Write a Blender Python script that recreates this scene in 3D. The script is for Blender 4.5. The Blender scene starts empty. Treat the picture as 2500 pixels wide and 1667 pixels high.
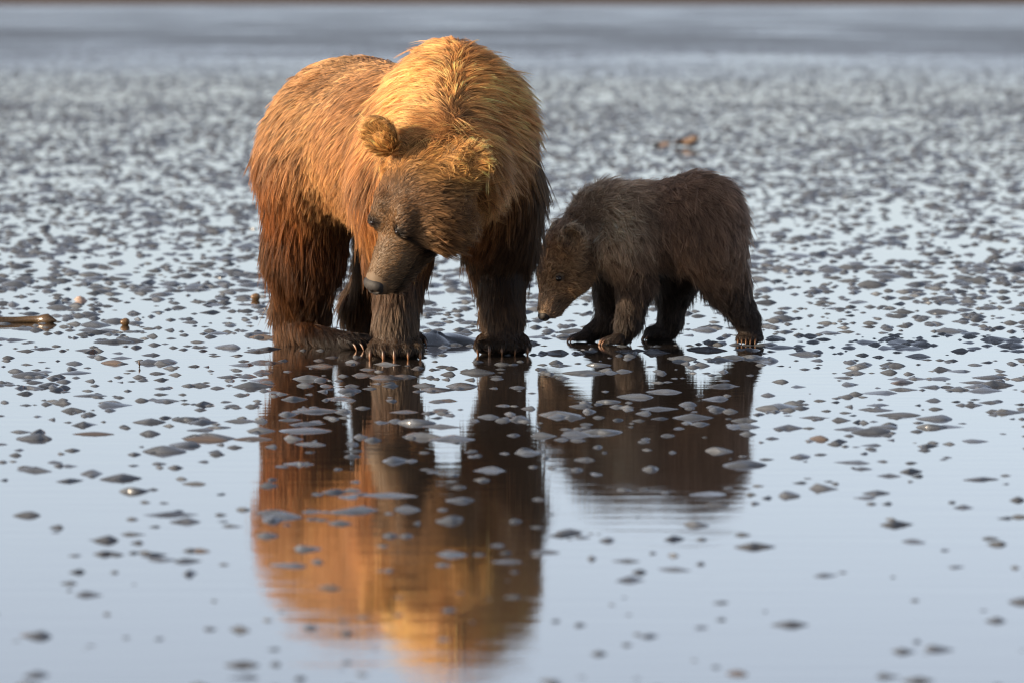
import bpy, bmesh, math, random
import numpy as np
from mathutils import Vector, Matrix
from mathutils.kdtree import KDTree

rng = np.random.default_rng(11)
random.seed(5)
R = math.radians
scene = bpy.context.scene
col = scene.collection

# ------------------------------------------------------------------ camera
CAM = np.array([0.0, -22.0, 1.18])
FPX = 16544.0                       # focal length in pixels of the 2500 px wide photograph
PITCH = math.atan(843.5 / FPX)
cam_d = bpy.data.cameras.new('camera')
cam = bpy.data.objects.new('camera', cam_d)
col.objects.link(cam)
cam.location = CAM
cam.rotation_euler = (math.pi / 2 - PITCH, 0, 0)
cam_d.sensor_width = 36.0
cam_d.lens = FPX / 2500.0 * 36.0
cam_d.clip_start = 0.5
cam_d.clip_end = 20000
cam_d.dof.use_dof = True
cam_d.dof.focus_distance = 21.9
cam_d.dof.aperture_fstop = 6.3
scene.camera = cam

# ------------------------------------------------------------------ light
SUN_EL, SUN_AZ = 15.0, 19.0         # degrees; azimuth measured from -X towards the camera
sdir = np.array([-math.cos(R(SUN_AZ)) * math.cos(R(SUN_EL)), -math.sin(R(SUN_AZ)) * math.cos(R(SUN_EL)), math.sin(R(SUN_EL))])
world = bpy.data.worlds.new('World')
scene.world = world
world.use_nodes = True
wn = world.node_tree
sky = wn.nodes.new('ShaderNodeTexSky')
sky.sky_type = 'NISHITA'
sky.sun_disc = False
sky.sun_elevation = R(SUN_EL)
sky.sun_rotation = math.atan2(sdir[0], sdir[1])
sky.air_density = 0.50
sky.dust_density = 1.0
sky.ozone_density = 1.3
veil = wn.nodes.new('ShaderNodeHueSaturation')      # thin even haze: the whole sky a little paler
veil.inputs['Saturation'].default_value = 0.50
wn.links.new(sky.outputs[0], veil.inputs['Color'])
wn.links.new(veil.outputs[0], wn.nodes['Background'].inputs[0])
wn.nodes['Background'].inputs[1].default_value = 0.15

sl = bpy.data.lights.new('sun', 'SUN')
sl.energy = 5.0
sl.angle = R(0.6)
sl.color = (1.0, 0.80, 0.56)
so = bpy.data.objects.new('sun', sl)
col.objects.link(so)
so.rotation_euler = Vector(sdir).to_track_quat('Z', 'Y').to_euler()
so.location = (-6, -4, 6)

scene.view_settings.view_transform = 'Standard'
scene.view_settings.look = 'None'
scene.view_settings.gamma = 1.0
scene.view_settings.use_curve_mapping = False
scene.view_settings.exposure = 0.78
scene.cycles.max_bounces = 8
scene.cycles.transmission_bounces = 8
scene.cycles.use_denoising = True
scene.cycles.filter_width = 1.15

# ------------------------------------------------------------------ helpers
KD = 2500.0 / 2352.0
FWD = np.array([0, math.cos(PITCH), -math.sin(PITCH)])
UPV = np.array([0, math.sin(PITCH), math.cos(PITCH)])

def W(px, py, Y):
    """pixel of the 2352 px wide view + depth -> world point"""
    d = FWD + np.array([1.0, 0, 0]) * (px * KD - 1250) / FPX - UPV * (py * KD - 833.5) / FPX
    t = (Y - CAM[1]) / d[1]
    return CAM + d * t

def G(px, py):
    """pixel -> point on the ground"""
    d = FWD + np.array([1.0, 0, 0]) * (px * KD - 1250) / FPX - UPV * (py * KD - 833.5) / FPX
    return CAM + d * (-CAM[2] / d[2])

def unit(v):
    v = np.asarray(v, float)
    return v / np.linalg.norm(v)

def tag(o, label=None, cat=None, group=None, kind=None):
    if label: o['label'] = label
    if cat: o['category'] = cat
    if group: o['group'] = group
    if kind: o['kind'] = kind
    return o

def link(name, data, parent=None):
    o = bpy.data.objects.new(name, data)
    col.objects.link(o)
    if parent is not None:
        o.parent = parent
        o.matrix_parent_inverse = parent.matrix_basis.inverted()
    return o

def mesh_np(name, verts, faces, mat=None, smooth=True):
    me = bpy.data.meshes.new(name)
    verts = np.asarray(verts, np.float32)
    faces = np.asarray(faces, np.int32)
    n, k = faces.shape
    me.vertices.add(len(verts)); me.vertices.foreach_set('co', verts.ravel())
    me.loops.add(n * k); me.loops.foreach_set('vertex_index', faces.ravel())
    me.polygons.add(n); me.polygons.foreach_set('loop_start', np.arange(0, n * k, k, dtype=np.int32))
    me.polygons.foreach_set('use_smooth', np.full(n, smooth))
    me.update(calc_edges=True)
    me.validate()
    if mat: me.materials.append(mat)
    return me

def new_mat(name):
    m = bpy.data.materials.new(name)
    m.use_nodes = True
    return m, m.node_tree, m.node_tree.nodes['Principled BSDF']

def noise_node(nt, scale, detail=3.0, vec=None, rough=0.5):
    n = nt.nodes.new('ShaderNodeTexNoise')
    n.inputs['Scale'].default_value = scale
    n.inputs['Detail'].default_value = detail
    n.inputs['Roughness'].default_value = rough
    if vec is not None: nt.links.new(vec, n.inputs['Vector'])
    return n

def ramp(nt, src, stops):
    r = nt.nodes.new('ShaderNodeValToRGB')
    e = r.color_ramp.elements
    while len(e) < len(stops): e.new(0.5)
    for el, (p, c) in zip(e, stops):
        el.position = p
        el.color = (*c, 1) if isinstance(c, tuple) else (c, c, c, 1)
    nt.links.new(src, r.inputs[0])
    return r

def mapping(nt, scale, coord='Object'):
    tc = nt.nodes.new('ShaderNodeTexCoord')
    mp = nt.nodes.new('ShaderNodeMapping')
    mp.inputs['Scale'].default_value = scale
    nt.links.new(tc.outputs[coord], mp.inputs[0])
    return mp.outputs[0]

# cheap value noise in numpy
_NT = np.random.default_rng(3).random((64, 64, 64)).astype(np.float32)
def vnoise(p, scale):
    q = np.asarray(p) * scale
    if q.shape[1] == 2: q = np.c_[q, np.zeros(len(q))]
    i = np.floor(q).astype(int); f = q - i; f = f * f * (3 - 2 * f)
    r = 0
    for a in (0, 1):
        for b in (0, 1):
            for c in (0, 1):
                w = (f[:, 0] if a else 1 - f[:, 0]) * (f[:, 1] if b else 1 - f[:, 1]) * (f[:, 2] if c else 1 - f[:, 2])
                r = r + w * _NT[(i[:, 0] + a) % 64, (i[:, 1] + b) % 64, (i[:, 2] + c) % 64]
    return r

# ------------------------------------------------------------------ materials of the setting
def make_flat_material():
    m, nt, b = new_mat('wet_mudflat')
    b.inputs['Base Color'].default_value = (0.035, 0.027, 0.022, 1)
    b.inputs['Roughness'].default_value = 0.03
    b.inputs['IOR'].default_value = 1.40
    geo = nt.nodes.new('ShaderNodeNewGeometry')
    sep = nt.nodes.new('ShaderNodeSeparateXYZ')
    nt.links.new(geo.outputs['Position'], sep.inputs[0])
    # bands of drier, rougher mud far out on the flat
    warp = noise_node(nt, 1.0, 3.0, mapping(nt, (0.03, 0.02, 1)))
    add = nt.nodes.new('ShaderNodeMath'); add.operation = 'MULTIPLY_ADD'
    nt.links.new(warp.outputs[0], add.inputs[0]); add.inputs[1].default_value = 90.0
    nt.links.new(sep.outputs['Y'], add.inputs[2])
    mr = nt.nodes.new('ShaderNodeMapRange')
    mr.inputs['From Min'].default_value = 0; mr.inputs['From Max'].default_value = 800
    nt.links.new(add.outputs[0], mr.inputs['Value'])
    band = ramp(nt, mr.outputs[0], [(0.09, 0.0), (0.15, 0.15), (0.225, 0.90), (0.31, 0.88), (0.40, 0.62), (0.72, 0.62), (0.84, 0.42), (1.0, 0.42)])
    # patches
    pat = noise_node(nt, 1.0, 4.0, mapping(nt, (2.6, 0.55, 1)))
    patr = ramp(nt, pat.outputs[0], [(0.42, 0.0), (0.60, 1.0)])
    far = nt.nodes.new('ShaderNodeMapRange')
    far.inputs['From Min'].default_value = 70; far.inputs['From Max'].default_value = 130
    nt.links.new(sep.outputs['Y'], far.inputs['Value'])
    pm = nt.nodes.new('ShaderNodeMath'); pm.operation = 'MULTIPLY'
    nt.links.new(patr.outputs[0], pm.inputs[0]); nt.links.new(far.outputs[0], pm.inputs[1])
    pm2 = nt.nodes.new('ShaderNodeMath'); pm2.operation = 'MULTIPLY_ADD'
    nt.links.new(pm.outputs[0], pm2.inputs[0]); pm2.inputs[1].default_value = 0.35
    nt.links.new(band.outputs[0], pm2.inputs[2])
    big = noise_node(nt, 1.0, 4.0, mapping(nt, (0.16, 0.035, 1)))
    bigr = ramp(nt, big.outputs[0], [(0.3, 0.45), (0.7, 1.25)])
    pm3 = nt.nodes.new('ShaderNodeMath'); pm3.operation = 'MULTIPLY'
    nt.links.new(pm2.outputs[0], pm3.inputs[0]); nt.links.new(bigr.outputs[0], pm3.inputs[1])
    pm2 = pm3
    rr = nt.nodes.new('ShaderNodeMapRange')
    rr.inputs['To Min'].default_value = 0.020; rr.inputs['To Max'].default_value = 0.42
    nt.links.new(pm2.outputs[0], rr.inputs['Value'])
    nt.links.new(rr.outputs[0], b.inputs['Roughness'])
    cm = nt.nodes.new('ShaderNodeMix'); cm.data_type = 'RGBA'
    cm.inputs[6].default_value = (0.035, 0.027, 0.022, 1); cm.inputs[7].default_value = (0.055, 0.060, 0.066, 1)
    nt.links.new(pm2.outputs[0], cm.inputs[0]); nt.links.new(cm.outputs[2], b.inputs['Base Color'])
    # ripples: crests run across the view, in patches
    n1 = noise_node(nt, 1.0, 2.0, mapping(nt, (1.6, 9.0, 1)))
    n2 = noise_node(nt, 1.0, 2.0, mapping(nt, (7.0, 40.0, 1)))
    msk = noise_node(nt, 1.0, 2.0, mapping(nt, (0.5, 0.8, 1)))
    mskr = ramp(nt, msk.outputs[0], [(0.35, 0.25), (0.65, 1.0)])
    mm = nt.nodes.new('ShaderNodeMath'); mm.operation = 'MULTIPLY'
    nt.links.new(n2.outputs[0], mm.inputs[0]); nt.links.new(mskr.outputs[0], mm.inputs[1])
    b1 = nt.nodes.new('ShaderNodeBump'); b1.inputs['Distance'].default_value = 0.0006; b1.inputs['Strength'].default_value = 1.0
    nt.links.new(n1.outputs[0], b1.inputs['Height'])
    b2 = nt.nodes.new('ShaderNodeBump'); b2.inputs['Distance'].default_value = 0.00022; b2.inputs['Strength'].default_value = 1.0
    nt.links.new(mm.outputs[0], b2.inputs['Height']); nt.links.new(b1.outputs[0], b2.inputs['Normal'])
    nt.links.new(b2.outputs[0], b.inputs['Normal'])
    return m

def make_mud_material(name, c1, c2, rough=0.32):
    m, nt, b = new_mat(name)
    oi = nt.nodes.new('ShaderNodeObjectInfo')
    geo = nt.nodes.new('ShaderNodeNewGeometry')
    n = noise_node(nt, 9.0, 5.0, geo.outputs['Position'])
    r = ramp(nt, n.outputs[0], [(0.3, c1), (0.7, c2)])
    nt.links.new(r.outputs[0], b.inputs['Base Color'])
    n2 = noise_node(nt, 120.0, 3.0, geo.outputs['Position'])
    rr = nt.nodes.new('ShaderNodeMapRange')
    rr.inputs['To Min'].default_value = rough - 0.08; rr.inputs['To Max'].default_value = rough + 0.12
    nt.links.new(n2.outputs[0], rr.inputs['Value']); nt.links.new(rr.outputs[0], b.inputs['Roughness'])
    b.inputs['IOR'].default_value = 1.7
    bp = nt.nodes.new('ShaderNodeBump'); bp.inputs['Distance'].default_value = 0.0006; bp.inputs['Strength'].default_value = 0.5
    nt.links.new(n2.outputs[0], bp.inputs['Height']); nt.links.new(bp.outputs[0], b.inputs['Normal'])
    return m

MAT_FLAT = make_flat_material()
MAT_MUD = make_mud_material('wet_mud', (0.068, 0.077, 0.091), (0.108, 0.113, 0.121), 0.22)
MAT_BROWN = make_mud_material('brown_stone', (0.080, 0.062, 0.050), (0.130, 0.100, 0.078), 0.3)

# ------------------------------------------------------------------ ground, far shore
S = 9000.0
ground = link('mudflat', mesh_np('mudflat', [(-S, -60, 0), (S, -60, 0), (S, S, 0), (-S, S, 0)], [(0, 1, 2, 3)], MAT_FLAT, False))
tag(ground, 'wet tidal mudflat under a thin mirror of water', kind='structure')

def far_shore():
    xs = np.linspace(-1400, 1400, 281)
    prof = [(0, -0.5), (14, 1.6), (60, 3.2), (240, 7.0), (420, -1)]
    v = []
    for j, (dy, h) in enumerate(prof):
        nz = vnoise(np.c_[xs, np.full_like(xs, dy)], 1 / 60.0)
        yy = 800 + dy + 50 * (vnoise(np.c_[xs, xs * 0], 1 / 220.0) - 0.5)
        v.append(np.c_[xs, yy, h * (0.6 + 0.8 * nz) if h > 0 else np.full_like(xs, h)])
    v = np.concatenate(v); n = len(xs); f = []
    for j in range(len(prof) - 1):
        i = np.arange(n - 1) + j * n
        f.append(np.c_[i, i + 1, i + n + 1, i + n])
    m, nt, b = new_mat('far_shore_soil')
    nn = noise_node(nt, 0.05, 5.0, mapping(nt, (1, 1, 1)))
    r = ramp(nt, nn.outputs[0], [(0.3, (0.045, 0.035, 0.034)), (0.7, (0.08, 0.058, 0.052))])
    nt.links.new(r.outputs[0], b.inputs['Base Color']); b.inputs['Roughness'].default_value = 0.9
    o = link('far_shore', mesh_np('far_shore', v, np.concatenate(f), m))
    tag(o, 'low brown shore far across the mudflat', kind='structure')
far_shore()

# ------------------------------------------------------------------ implicit bodies
class Body:
    def __init__(self):
        self.P = []
    def seg(self, a, b, ra, rb, k=0.05, flow=(0, 0, -1), L=0.04, c='flank', e=None, splay=0.0, lift=0.45):
        self.P.append(dict(t='s', a=np.array(a, float), b=np.array(b, float), ra=ra, rb=rb, k=k, flow=np.array(flow, float), L=L, c=c, lift=lift,
                           e=np.zeros(3) if e is None else np.array(e, float), splay=splay, m=(np.array(a, float) + np.array(b, float)) / 2))
    def ell(self, c0, axes, rad, k=0.05, flow=(0, 0, -1), L=0.04, c='flank', e=None, splay=0.0, sub=False, lift=0.45):
        self.P.append(dict(t='e', m=np.array(c0, float), ax=np.array(axes, float), r=np.array(rad, float), k=k, flow=np.array(flow, float), L=L, c=c, lift=lift,
                           e=np.zeros(3) if e is None else np.array(e, float), splay=splay, sub=sub))
    def dist1(self, p, X):
        if p['t'] == 's':
            ab = p['b'] - p['a']; l2 = ab @ ab
            t = np.clip(((X - p['a']) @ ab) / l2, 0, 1)
            d = np.linalg.norm(X - p['a'] - t[:, None] * ab, axis=1)
            return d - (p['ra'] + (p['rb'] - p['ra']) * t)
        q = (X - p['m']) @ p['ax'].T
        k0 = np.linalg.norm(q / p['r'], axis=1); k1 = np.linalg.norm(q / p['r'] ** 2, axis=1) + 1e-9
        return np.where(k0 < 1e-4, -p['r'].min(), k0 * (k0 - 1) / k1)
    @staticmethod
    def comb(f, d, k, sub):
        if sub:
            d = -d
            h = np.maximum(k - np.abs(f - d), 0) / k
            return np.maximum(f, d) + h * h * k / 4
        h = np.maximum(k - np.abs(f - d), 0) / k
        return np.minimum(f, d) - h * h * k / 4
    def field(self, X, want=False):
        f = np.full(len(X), 1.0); D = []
        for p in self.P:
            d = self.dist1(p, X)
            if want: D.append(d)
            f = self.comb(f, d, p['k'], p.get('sub', False))
        return (f, np.array(D).T) if want else f
    def bbox(self, p):
        if p['t'] == 's':
            r = max(p['ra'], p['rb'])
            return np.minimum(p['a'], p['b']) - r, np.maximum(p['a'], p['b']) + r
        r = p['r'].max()
        return p['m'] - r, p['m'] + r
    def grad(self, X):
        e = 0.002; g = np.empty_like(X)
        for i in range(3):
            d = np.zeros(3); d[i] = e
            g[:, i] = self.field(X + d) - self.field(X - d)
        return g / (np.linalg.norm(g, axis=1)[:, None] + 1e-12)
    def mesh(self, h):
        bb = np.array([self.bbox(p) for p in self.P])
        lo = bb[:, 0].min(0) - 3 * h; hi = bb[:, 1].max(0) + 3 * h
        n = np.ceil((hi - lo) / h).astype(int) + 1
        ax = [lo[i] + h * np.arange(n[i]) for i in range(3)]
        F = np.full(n, 1.0)
        for p in self.P:
            a, b = self.bbox(p)
            m = p['k'] + 3 * h
            i0 = np.clip(np.floor((a - m - lo) / h).astype(int), 0, n - 1); i1 = np.clip(np.ceil((b + m - lo) / h).astype(int) + 1, 1, n)
            sl = tuple(slice(i0[i], i1[i]) for i in range(3))
            g = np.stack(np.meshgrid(*[ax[i][i0[i]:i1[i]] for i in range(3)], indexing='ij'), -1)
            d = self.dist1(p, g.reshape(-1, 3)).reshape(g.shape[:3])
            F[sl] = self.comb(F[sl], d, p['k'], p.get('sub', False))
        ins = F < 0
        c = np.zeros(n - 1, int)
        for a in (0, 1):
            for b in (0, 1):
                for d in (0, 1):
                    c += ins[a:n[0] - 1 + a, b:n[1] - 1 + b, d:n[2] - 1 + d]
        act = (c > 0) & (c < 8)
        idx = np.full(n - 1, -1); idx[act] = np.arange(act.sum())
        V = lo + h * (np.argwhere(act) + 0.5)
        faces = []
        for axis in range(3):
            o1, o2 = (axis + 1) % 3, (axis + 2) % 3
            s0 = [slice(None)] * 3; s1 = [slice(None)] * 3
            s0[axis] = slice(0, -1); s1[axis] = slice(1, None)
            A, B = ins[tuple(s0)], ins[tuple(s1)]
            for flip, M in ((False, A & ~B), (True, B & ~A)):
                e = np.argwhere(M)
                e = e[(e[:, o1] > 0) & (e[:, o2] > 0)]
                def at(d1, d2):
                    q = e.copy(); q[:, o1] -= d1; q[:, o2] -= d2
                    return idx[q[:, 0], q[:, 1], q[:, 2]]
                q = np.c_[at(1, 1), at(0, 1), at(0, 0), at(1, 0)]
                faces.append(q[:, ::-1] if flip else q)
        faces = np.concatenate(faces)
        faces = faces[(faces >= 0).all(1)]
        for _ in range(4):
            f = self.field(V)
            V = V - np.clip(f, -h, h)[:, None] * 0.9 * self.grad(V)
        return V, faces

def color_attr(me, cols):
    a = me.attributes.new('fur_color', 'FLOAT_COLOR', 'POINT')
    a.data.foreach_set('color', np.c_[cols, np.ones(len(cols))].astype(np.float32).ravel())

def make_skin(name):
    m, nt, b = new_mat(name)
    at = nt.nodes.new('ShaderNodeAttribute'); at.attribute_name = 'fur_color'
    mx = nt.nodes.new('ShaderNodeMix'); mx.data_type = 'RGBA'; mx.blend_type = 'MULTIPLY'
    mx.inputs[0].default_value = 1.0; mx.inputs[7].default_value = (0.5, 0.5, 0.5, 1)
    nt.links.new(at.outputs['Color'], mx.inputs[6])
    nt.links.new(mx.outputs[2], b.inputs['Base Color'])
    b.inputs['Roughness'].default_value = 0.7
    return m

def make_fur(name, rough=0.42):
    m = bpy.data.materials.new(name); m.use_nodes = True
    nt = m.node_tree; nt.nodes.clear()
    out = nt.nodes.new('ShaderNodeOutputMaterial')
    at = nt.nodes.new('ShaderNodeAttribute'); at.attribute_name = 'fur_color'
    p = nt.nodes.new('ShaderNodeBsdfPrincipled')
    p.inputs['Roughness'].default_value = rough
    p.inputs['Specular IOR Level'].default_value = 0.14
    nt.links.new(at.outputs['Color'], p.inputs['Base Color'])
    tr = nt.nodes.new('ShaderNodeBsdfTranslucent')
    nt.links.new(at.outputs['Color'], tr.inputs['Color'])
    mx = nt.nodes.new('ShaderNodeMixShader'); mx.inputs[0].default_value = 0.30
    nt.links.new(p.outputs[0], mx.inputs[1]); nt.links.new(tr.outputs[0], mx.inputs[2])
    h = nt.nodes.new('ShaderNodeBsdfHairPrincipled'); h.parametrization = 'COLOR'
    nt.links.new(at.outputs['Color'], h.inputs['Color'])
    h.inputs['Roughness'].default_value = 0.32; h.inputs['Radial Roughness'].default_value = 0.45
    mh = nt.nodes.new('ShaderNodeMixShader'); mh.inputs[0].default_value = 0.15
    nt.links.new(mx.outputs[0], mh.inputs[1]); nt.links.new(h.outputs[0], mh.inputs[2])
    nt.links.new(mh.outputs[0], out.inputs[0])
    return m

MAT_SKIN = make_skin('bear_skin')
MAT_FUR = make_fur('bear_fur')

def grow_fur(name, body, V, Fq, n_hair, n_clump, colfun, parent, lenscale=1.0, rad=0.0011, seg=6, clumpamt=0.75, grav=0.45, jitter=0.22, seed=1, bald=(), strag=(0.08, 1.25)):
    rg = np.random.default_rng(seed)
    T = np.concatenate([Fq[:, [0, 1, 2]], Fq[:, [0, 2, 3]]])
    A, B, C = V[T[:, 0]], V[T[:, 1]], V[T[:, 2]]
    nrm = np.cross(B - A, C - A); area = np.linalg.norm(nrm, axis=1) / 2
    un = nrm / (2 * area[:, None] + 1e-12)
    w = area * np.where(un[:, 1] > 0.35, 0.35, 1.0)
    w[(A[:, 2] < 0.012)] = 0
    cdf = np.cumsum(w); cdf /= cdf[-1]
    PP = [p for p in body.P if not p.get('sub', False)]
    VN = body.grad(V)
    Dv = np.stack([body.dist1(p, V) for p in PP], 1)
    Wv = np.exp(-(Dv - Dv.min(1)[:, None]) / 0.025); Wv /= Wv.sum(1)[:, None]; Wv = Wv.astype(np.float32)
    flowm = np.array([p['flow'] / (np.linalg.norm(p['flow']) + 1e-9) for p in PP])
    def sample(n):
        t = np.searchsorted(cdf, rg.random(n))
        u, v = rg.random(n), rg.random(n); s = u + v > 1; u[s] = 1 - u[s]; v[s] = 1 - v[s]
        P = A[t] + u[:, None] * (B[t] - A[t]) + v[:, None] * (C[t] - A[t])
        ok = np.ones(n, bool)
        for c, r in bald: ok &= np.linalg.norm(P - c, axis=1) > r
        t, u, v, P = t[ok], u[ok, None], v[ok, None], P[ok]
        ia, ib, ic = T[t].T
        N = VN[ia] * (1 - u - v) + VN[ib] * u + VN[ic] * v
        N /= np.linalg.norm(N, axis=1)[:, None] + 1e-9
        wt = Wv[ia] * (1 - u - v).astype(np.float32) + Wv[ib] * u.astype(np.float32) + Wv[ic] * v.astype(np.float32)
        fl = wt @ flowm
        for j, p in enumerate(PP):
            if p['splay']:
                fl += wt[:, j:j + 1] * p['splay'] * np.tanh(((P - p['m']) @ p['e']) / 0.06)[:, None] * p['e']
        return P, N, fl, wt @ np.array([p['L'] for p in PP]), wt @ np.array([p['lift'] for p in PP]), wt
    def curves(X, N, fl, Ln, lift, jit):
        # slow swirls in the coat plus strand jitter
        sw = np.c_[vnoise(X, 9.0), vnoise(X + 7.3, 9.0), vnoise(X + 3.1, 9.0)] - 0.5
        sw2 = np.c_[vnoise(X, 33.0), vnoise(X + 7.3, 33.0), vnoise(X + 3.1, 33.0)] - 0.5
        jl = np.clip(Ln / 0.035, 0.15, 1.0)[:, None]
        fl = fl + (0.55 * sw + 0.7 * sw2 + jit * rg.normal(size=X.shape)) * jl
        fl[:, 2] -= grav
        t = fl - (fl * N).sum(1)[:, None] * N
        t /= np.linalg.norm(t, axis=1)[:, None] + 1e-9
        li = lift * (0.7 + 0.6 * rg.random(len(X)))
        d = t * np.cos(li)[:, None] + N * np.sin(li)[:, None]
        L = Ln * lenscale * (0.65 + 0.6 * rg.random(len(X)))
        s = np.linspace(0, 1, seg)
        bend = np.array([0, 0, -1.0]) * 0.30 + t * 0.25 - N * 0.20
        return X[:, None, :] + L[:, None, None] * (d[:, None, :] * s[None, :, None] + bend[:, None, :] * (s ** 2)[None, :, None])
    Xg, gN, gf, gL, gl, _ = sample(n_clump); n_clump = len(Xg)
    # each tuft has its own length, a few are long stragglers
    glen = (0.75 + 0.55 * rg.random(n_clump)) * np.where(rg.random(n_clump) < strag[0], strag[1], 1.0)
    Gc = curves(Xg, gN, gf, gL * glen, gl * np.where(rg.random(n_clump) < 0.15, 1.5, 1.0), jitter)
    X, N, fl, Ln, lift, wt = sample(n_hair); n_hair = len(X)
    guard = rg.random(n_hair) < 0.55
    H = curves(X, N, fl, Ln * np.where(guard, 1.0, 0.60), lift * np.where(guard, 1.0, 0.85), jitter * 0.8)
    kd = KDTree(n_clump)
    for i, p in enumerate(Xg): kd.insert(p, i)
    kd.balance()
    near = np.array([kd.find(p)[1] for p in X])
    s = np.linspace(0, 1, seg)
    cw = (s ** 0.7)[None, :, None] * np.where(guard, clumpamt * (0.75 + 0.25 * rg.random(n_hair)), 0.30)[:, None, None]
    dist = np.linalg.norm(X - Xg[near], axis=1)
    cw = cw * (dist < 0.05)[:, None, None]
    target = Gc[near] + (H - Gc[near]) * 0.12
    H = H + (target - H) * cw
    cl = colfun(X, N, wt, PP)
    crnd = rg.normal(size=n_clump)[near]
    stray = guard & (rg.random(n_hair) < 0.10)
    cl = cl * (1 + 0.30 * crnd + 0.16 * rg.normal(size=n_hair)).clip(0.30, 2.0)[:, None] * np.where(stray, 1.45, 1.0)[:, None]
    # darker roots and undercoat, paler guard-hair tips (the coat's own colour)
    g = np.where(guard[:, None], (0.30 + 1.05 * s)[None, :], (0.38 + 0.28 * s)[None, :])[:, :, None]
    tint = 1 - (1 - s)[:, None] * np.array([0.0, 0.17, 0.26])[None, :]
    ptc = (cl[:, None, :] * g * tint[None]).clip(0.003, 0.85)
    hc = bpy.data.hair_curves.new(name)
    hc.add_curves([seg] * n_hair)
    hc.attributes['position'].data.foreach_set('vector', H.astype(np.float32).ravel())
    if 'radius' not in hc.attributes: hc.attributes.new('radius', 'FLOAT', 'POINT')
    prof = (1 - s ** 1.6 * 0.86)
    rr = rad * (0.6 + 0.7 * rg.random(n_hair))[:, None] * np.clip(Ln / 0.03, 0.42, 1.15)[:, None] * prof[None, :]
    hc.attributes['radius'].data.foreach_set('value', rr.astype(np.float32).ravel())
    a = hc.attributes.new('fur_color', 'FLOAT_COLOR', 'POINT')
    a.data.foreach_set('color', np.concatenate([ptc, np.ones(ptc.shape[:2] + (1,))], -1).astype(np.float32).ravel())
    hc.materials.append(MAT_FUR)
    return link(name, hc, parent)

# ---- small parts
def claw_mesh(name, L, r, mat):
    """curved, tapered claw: root at origin, runs along +x and hooks towards -z"""
    ns, nr = 8, 7
    v, f = [], []
    for i in range(nr):
        t = i / (nr - 1)
        ang = 1.15 * t
        cx, cz = L * math.sin(ang) / 1.15 * 1.1, -L * (1 - math.cos(ang)) / 1.15 * 1.1
        rad = r * (1 - t) ** 0.6 * (1.0 if t > 0.02 else 0.8) + 0.0006
        tx, tz = math.cos(ang), -math.sin(ang)
        for j in range(ns):
            a = 2 * math.pi * j / ns
            y = math.cos(a) * rad * 0.8; o = math.sin(a) * rad * 1.15
            v.append((cx - tz * o, y, cz + tx * o))
    for i in range(nr - 1):
        for j in range(ns):
            f.append((i * ns + j, i * ns + (j + 1) % ns, (i + 1) * ns + (j + 1) % ns, (i + 1) * ns + j))
    return mesh_np(name, v, np.array(f)[:, ::-1], mat)

def claw_material():
    m, nt, b = new_mat('claw_horn')
    tc = nt.nodes.new('ShaderNodeTexCoord')
    sp = nt.nodes.new('ShaderNodeSeparateXYZ'); nt.links.new(tc.outputs['Generated'], sp.inputs[0])
    n = noise_node(nt, 14.0, 3.0, tc.outputs['Generated'])
    ad = nt.nodes.new('ShaderNodeMath'); ad.operation = 'MULTIPLY_ADD'
    nt.links.new(n.outputs[0], ad.inputs[0]); ad.inputs[1].default_value = 0.5
    nt.links.new(sp.outputs['X'], ad.inputs[2])
    r = ramp(nt, ad.outputs[0], [(0.35, (0.012, 0.008, 0.006)), (0.8, (0.045, 0.02, 0.009)), (1.0, (0.17, 0.075, 0.03))])
    nt.links.new(r.outputs[0], b.inputs['Base Color'])
    b.inputs['Roughness'].default_value = 0.40
    return m

def gloss_mat(name, c, rough):
    m, nt, b = new_mat(name)
    geo = nt.nodes.new('ShaderNodeNewGeometry')
    n = noise_node(nt, 160.0, 4.0, geo.outputs['Position'])
    r = ramp(nt, n.outputs[0], [(0.3, tuple(x * 0.7 for x in c)), (0.7, tuple(min(1, x * 1.3) for x in c))])
    nt.links.new(r.outputs[0], b.inputs['Base Color'])
    b.inputs['Roughness'].default_value = rough
    bp = nt.nodes.new('ShaderNodeBump'); bp.inputs['Distance'].default_value = 0.001; bp.inputs['Strength'].default_value = 0.5
    nt.links.new(n.outputs[0], bp.inputs['Height']); nt.links.new(bp.outputs[0], b.inputs['Normal'])
    return m

MAT_CLAW = claw_material()
MAT_NOSE = gloss_mat('nose_leather', (0.024, 0.020, 0.018), 0.62)
MAT_NOSE.node_tree.nodes['Principled BSDF'].inputs['Specular IOR Level'].default_value = 0.3
m_, nt_, b_ = new_mat('eye_wet')
b_.inputs['Base Color'].default_value = (0.012, 0.007, 0.005, 1); b_.inputs['Roughness'].default_value = 0.05
MAT_EYE = m_

def place(o, origin, xdir, zdir):
    """orient an object: local +x along xdir, +z near zdir"""
    x = unit(xdir); z = np.array(zdir, float); z = unit(z - (z @ x) * x); y = np.cross(z, x)
    M = Matrix(((x[0], y[0], z[0], origin[0]), (x[1], y[1], z[1], origin[1]), (x[2], y[2], z[2], origin[2]), (0, 0, 0, 1)))
    o.matrix_world = M
    return M

def child_at(name, me, parent, origin, xdir, zdir=(0, 0, 1)):
    o = bpy.data.objects.new(name, me); col.objects.link(o)
    x = unit(xdir); z = np.array(zdir, float); z = unit(z - (z @ x) * x); y = np.cross(z, x)
    M = Matrix(((x[0], y[0], z[0], origin[0]), (x[1], y[1], z[1], origin[1]), (x[2], y[2], z[2], origin[2]), (0, 0, 0, 1)))
    o.parent = parent
    o.matrix_parent_inverse = parent.matrix_basis.inverted()
    o.matrix_basis = M
    return o

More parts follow.
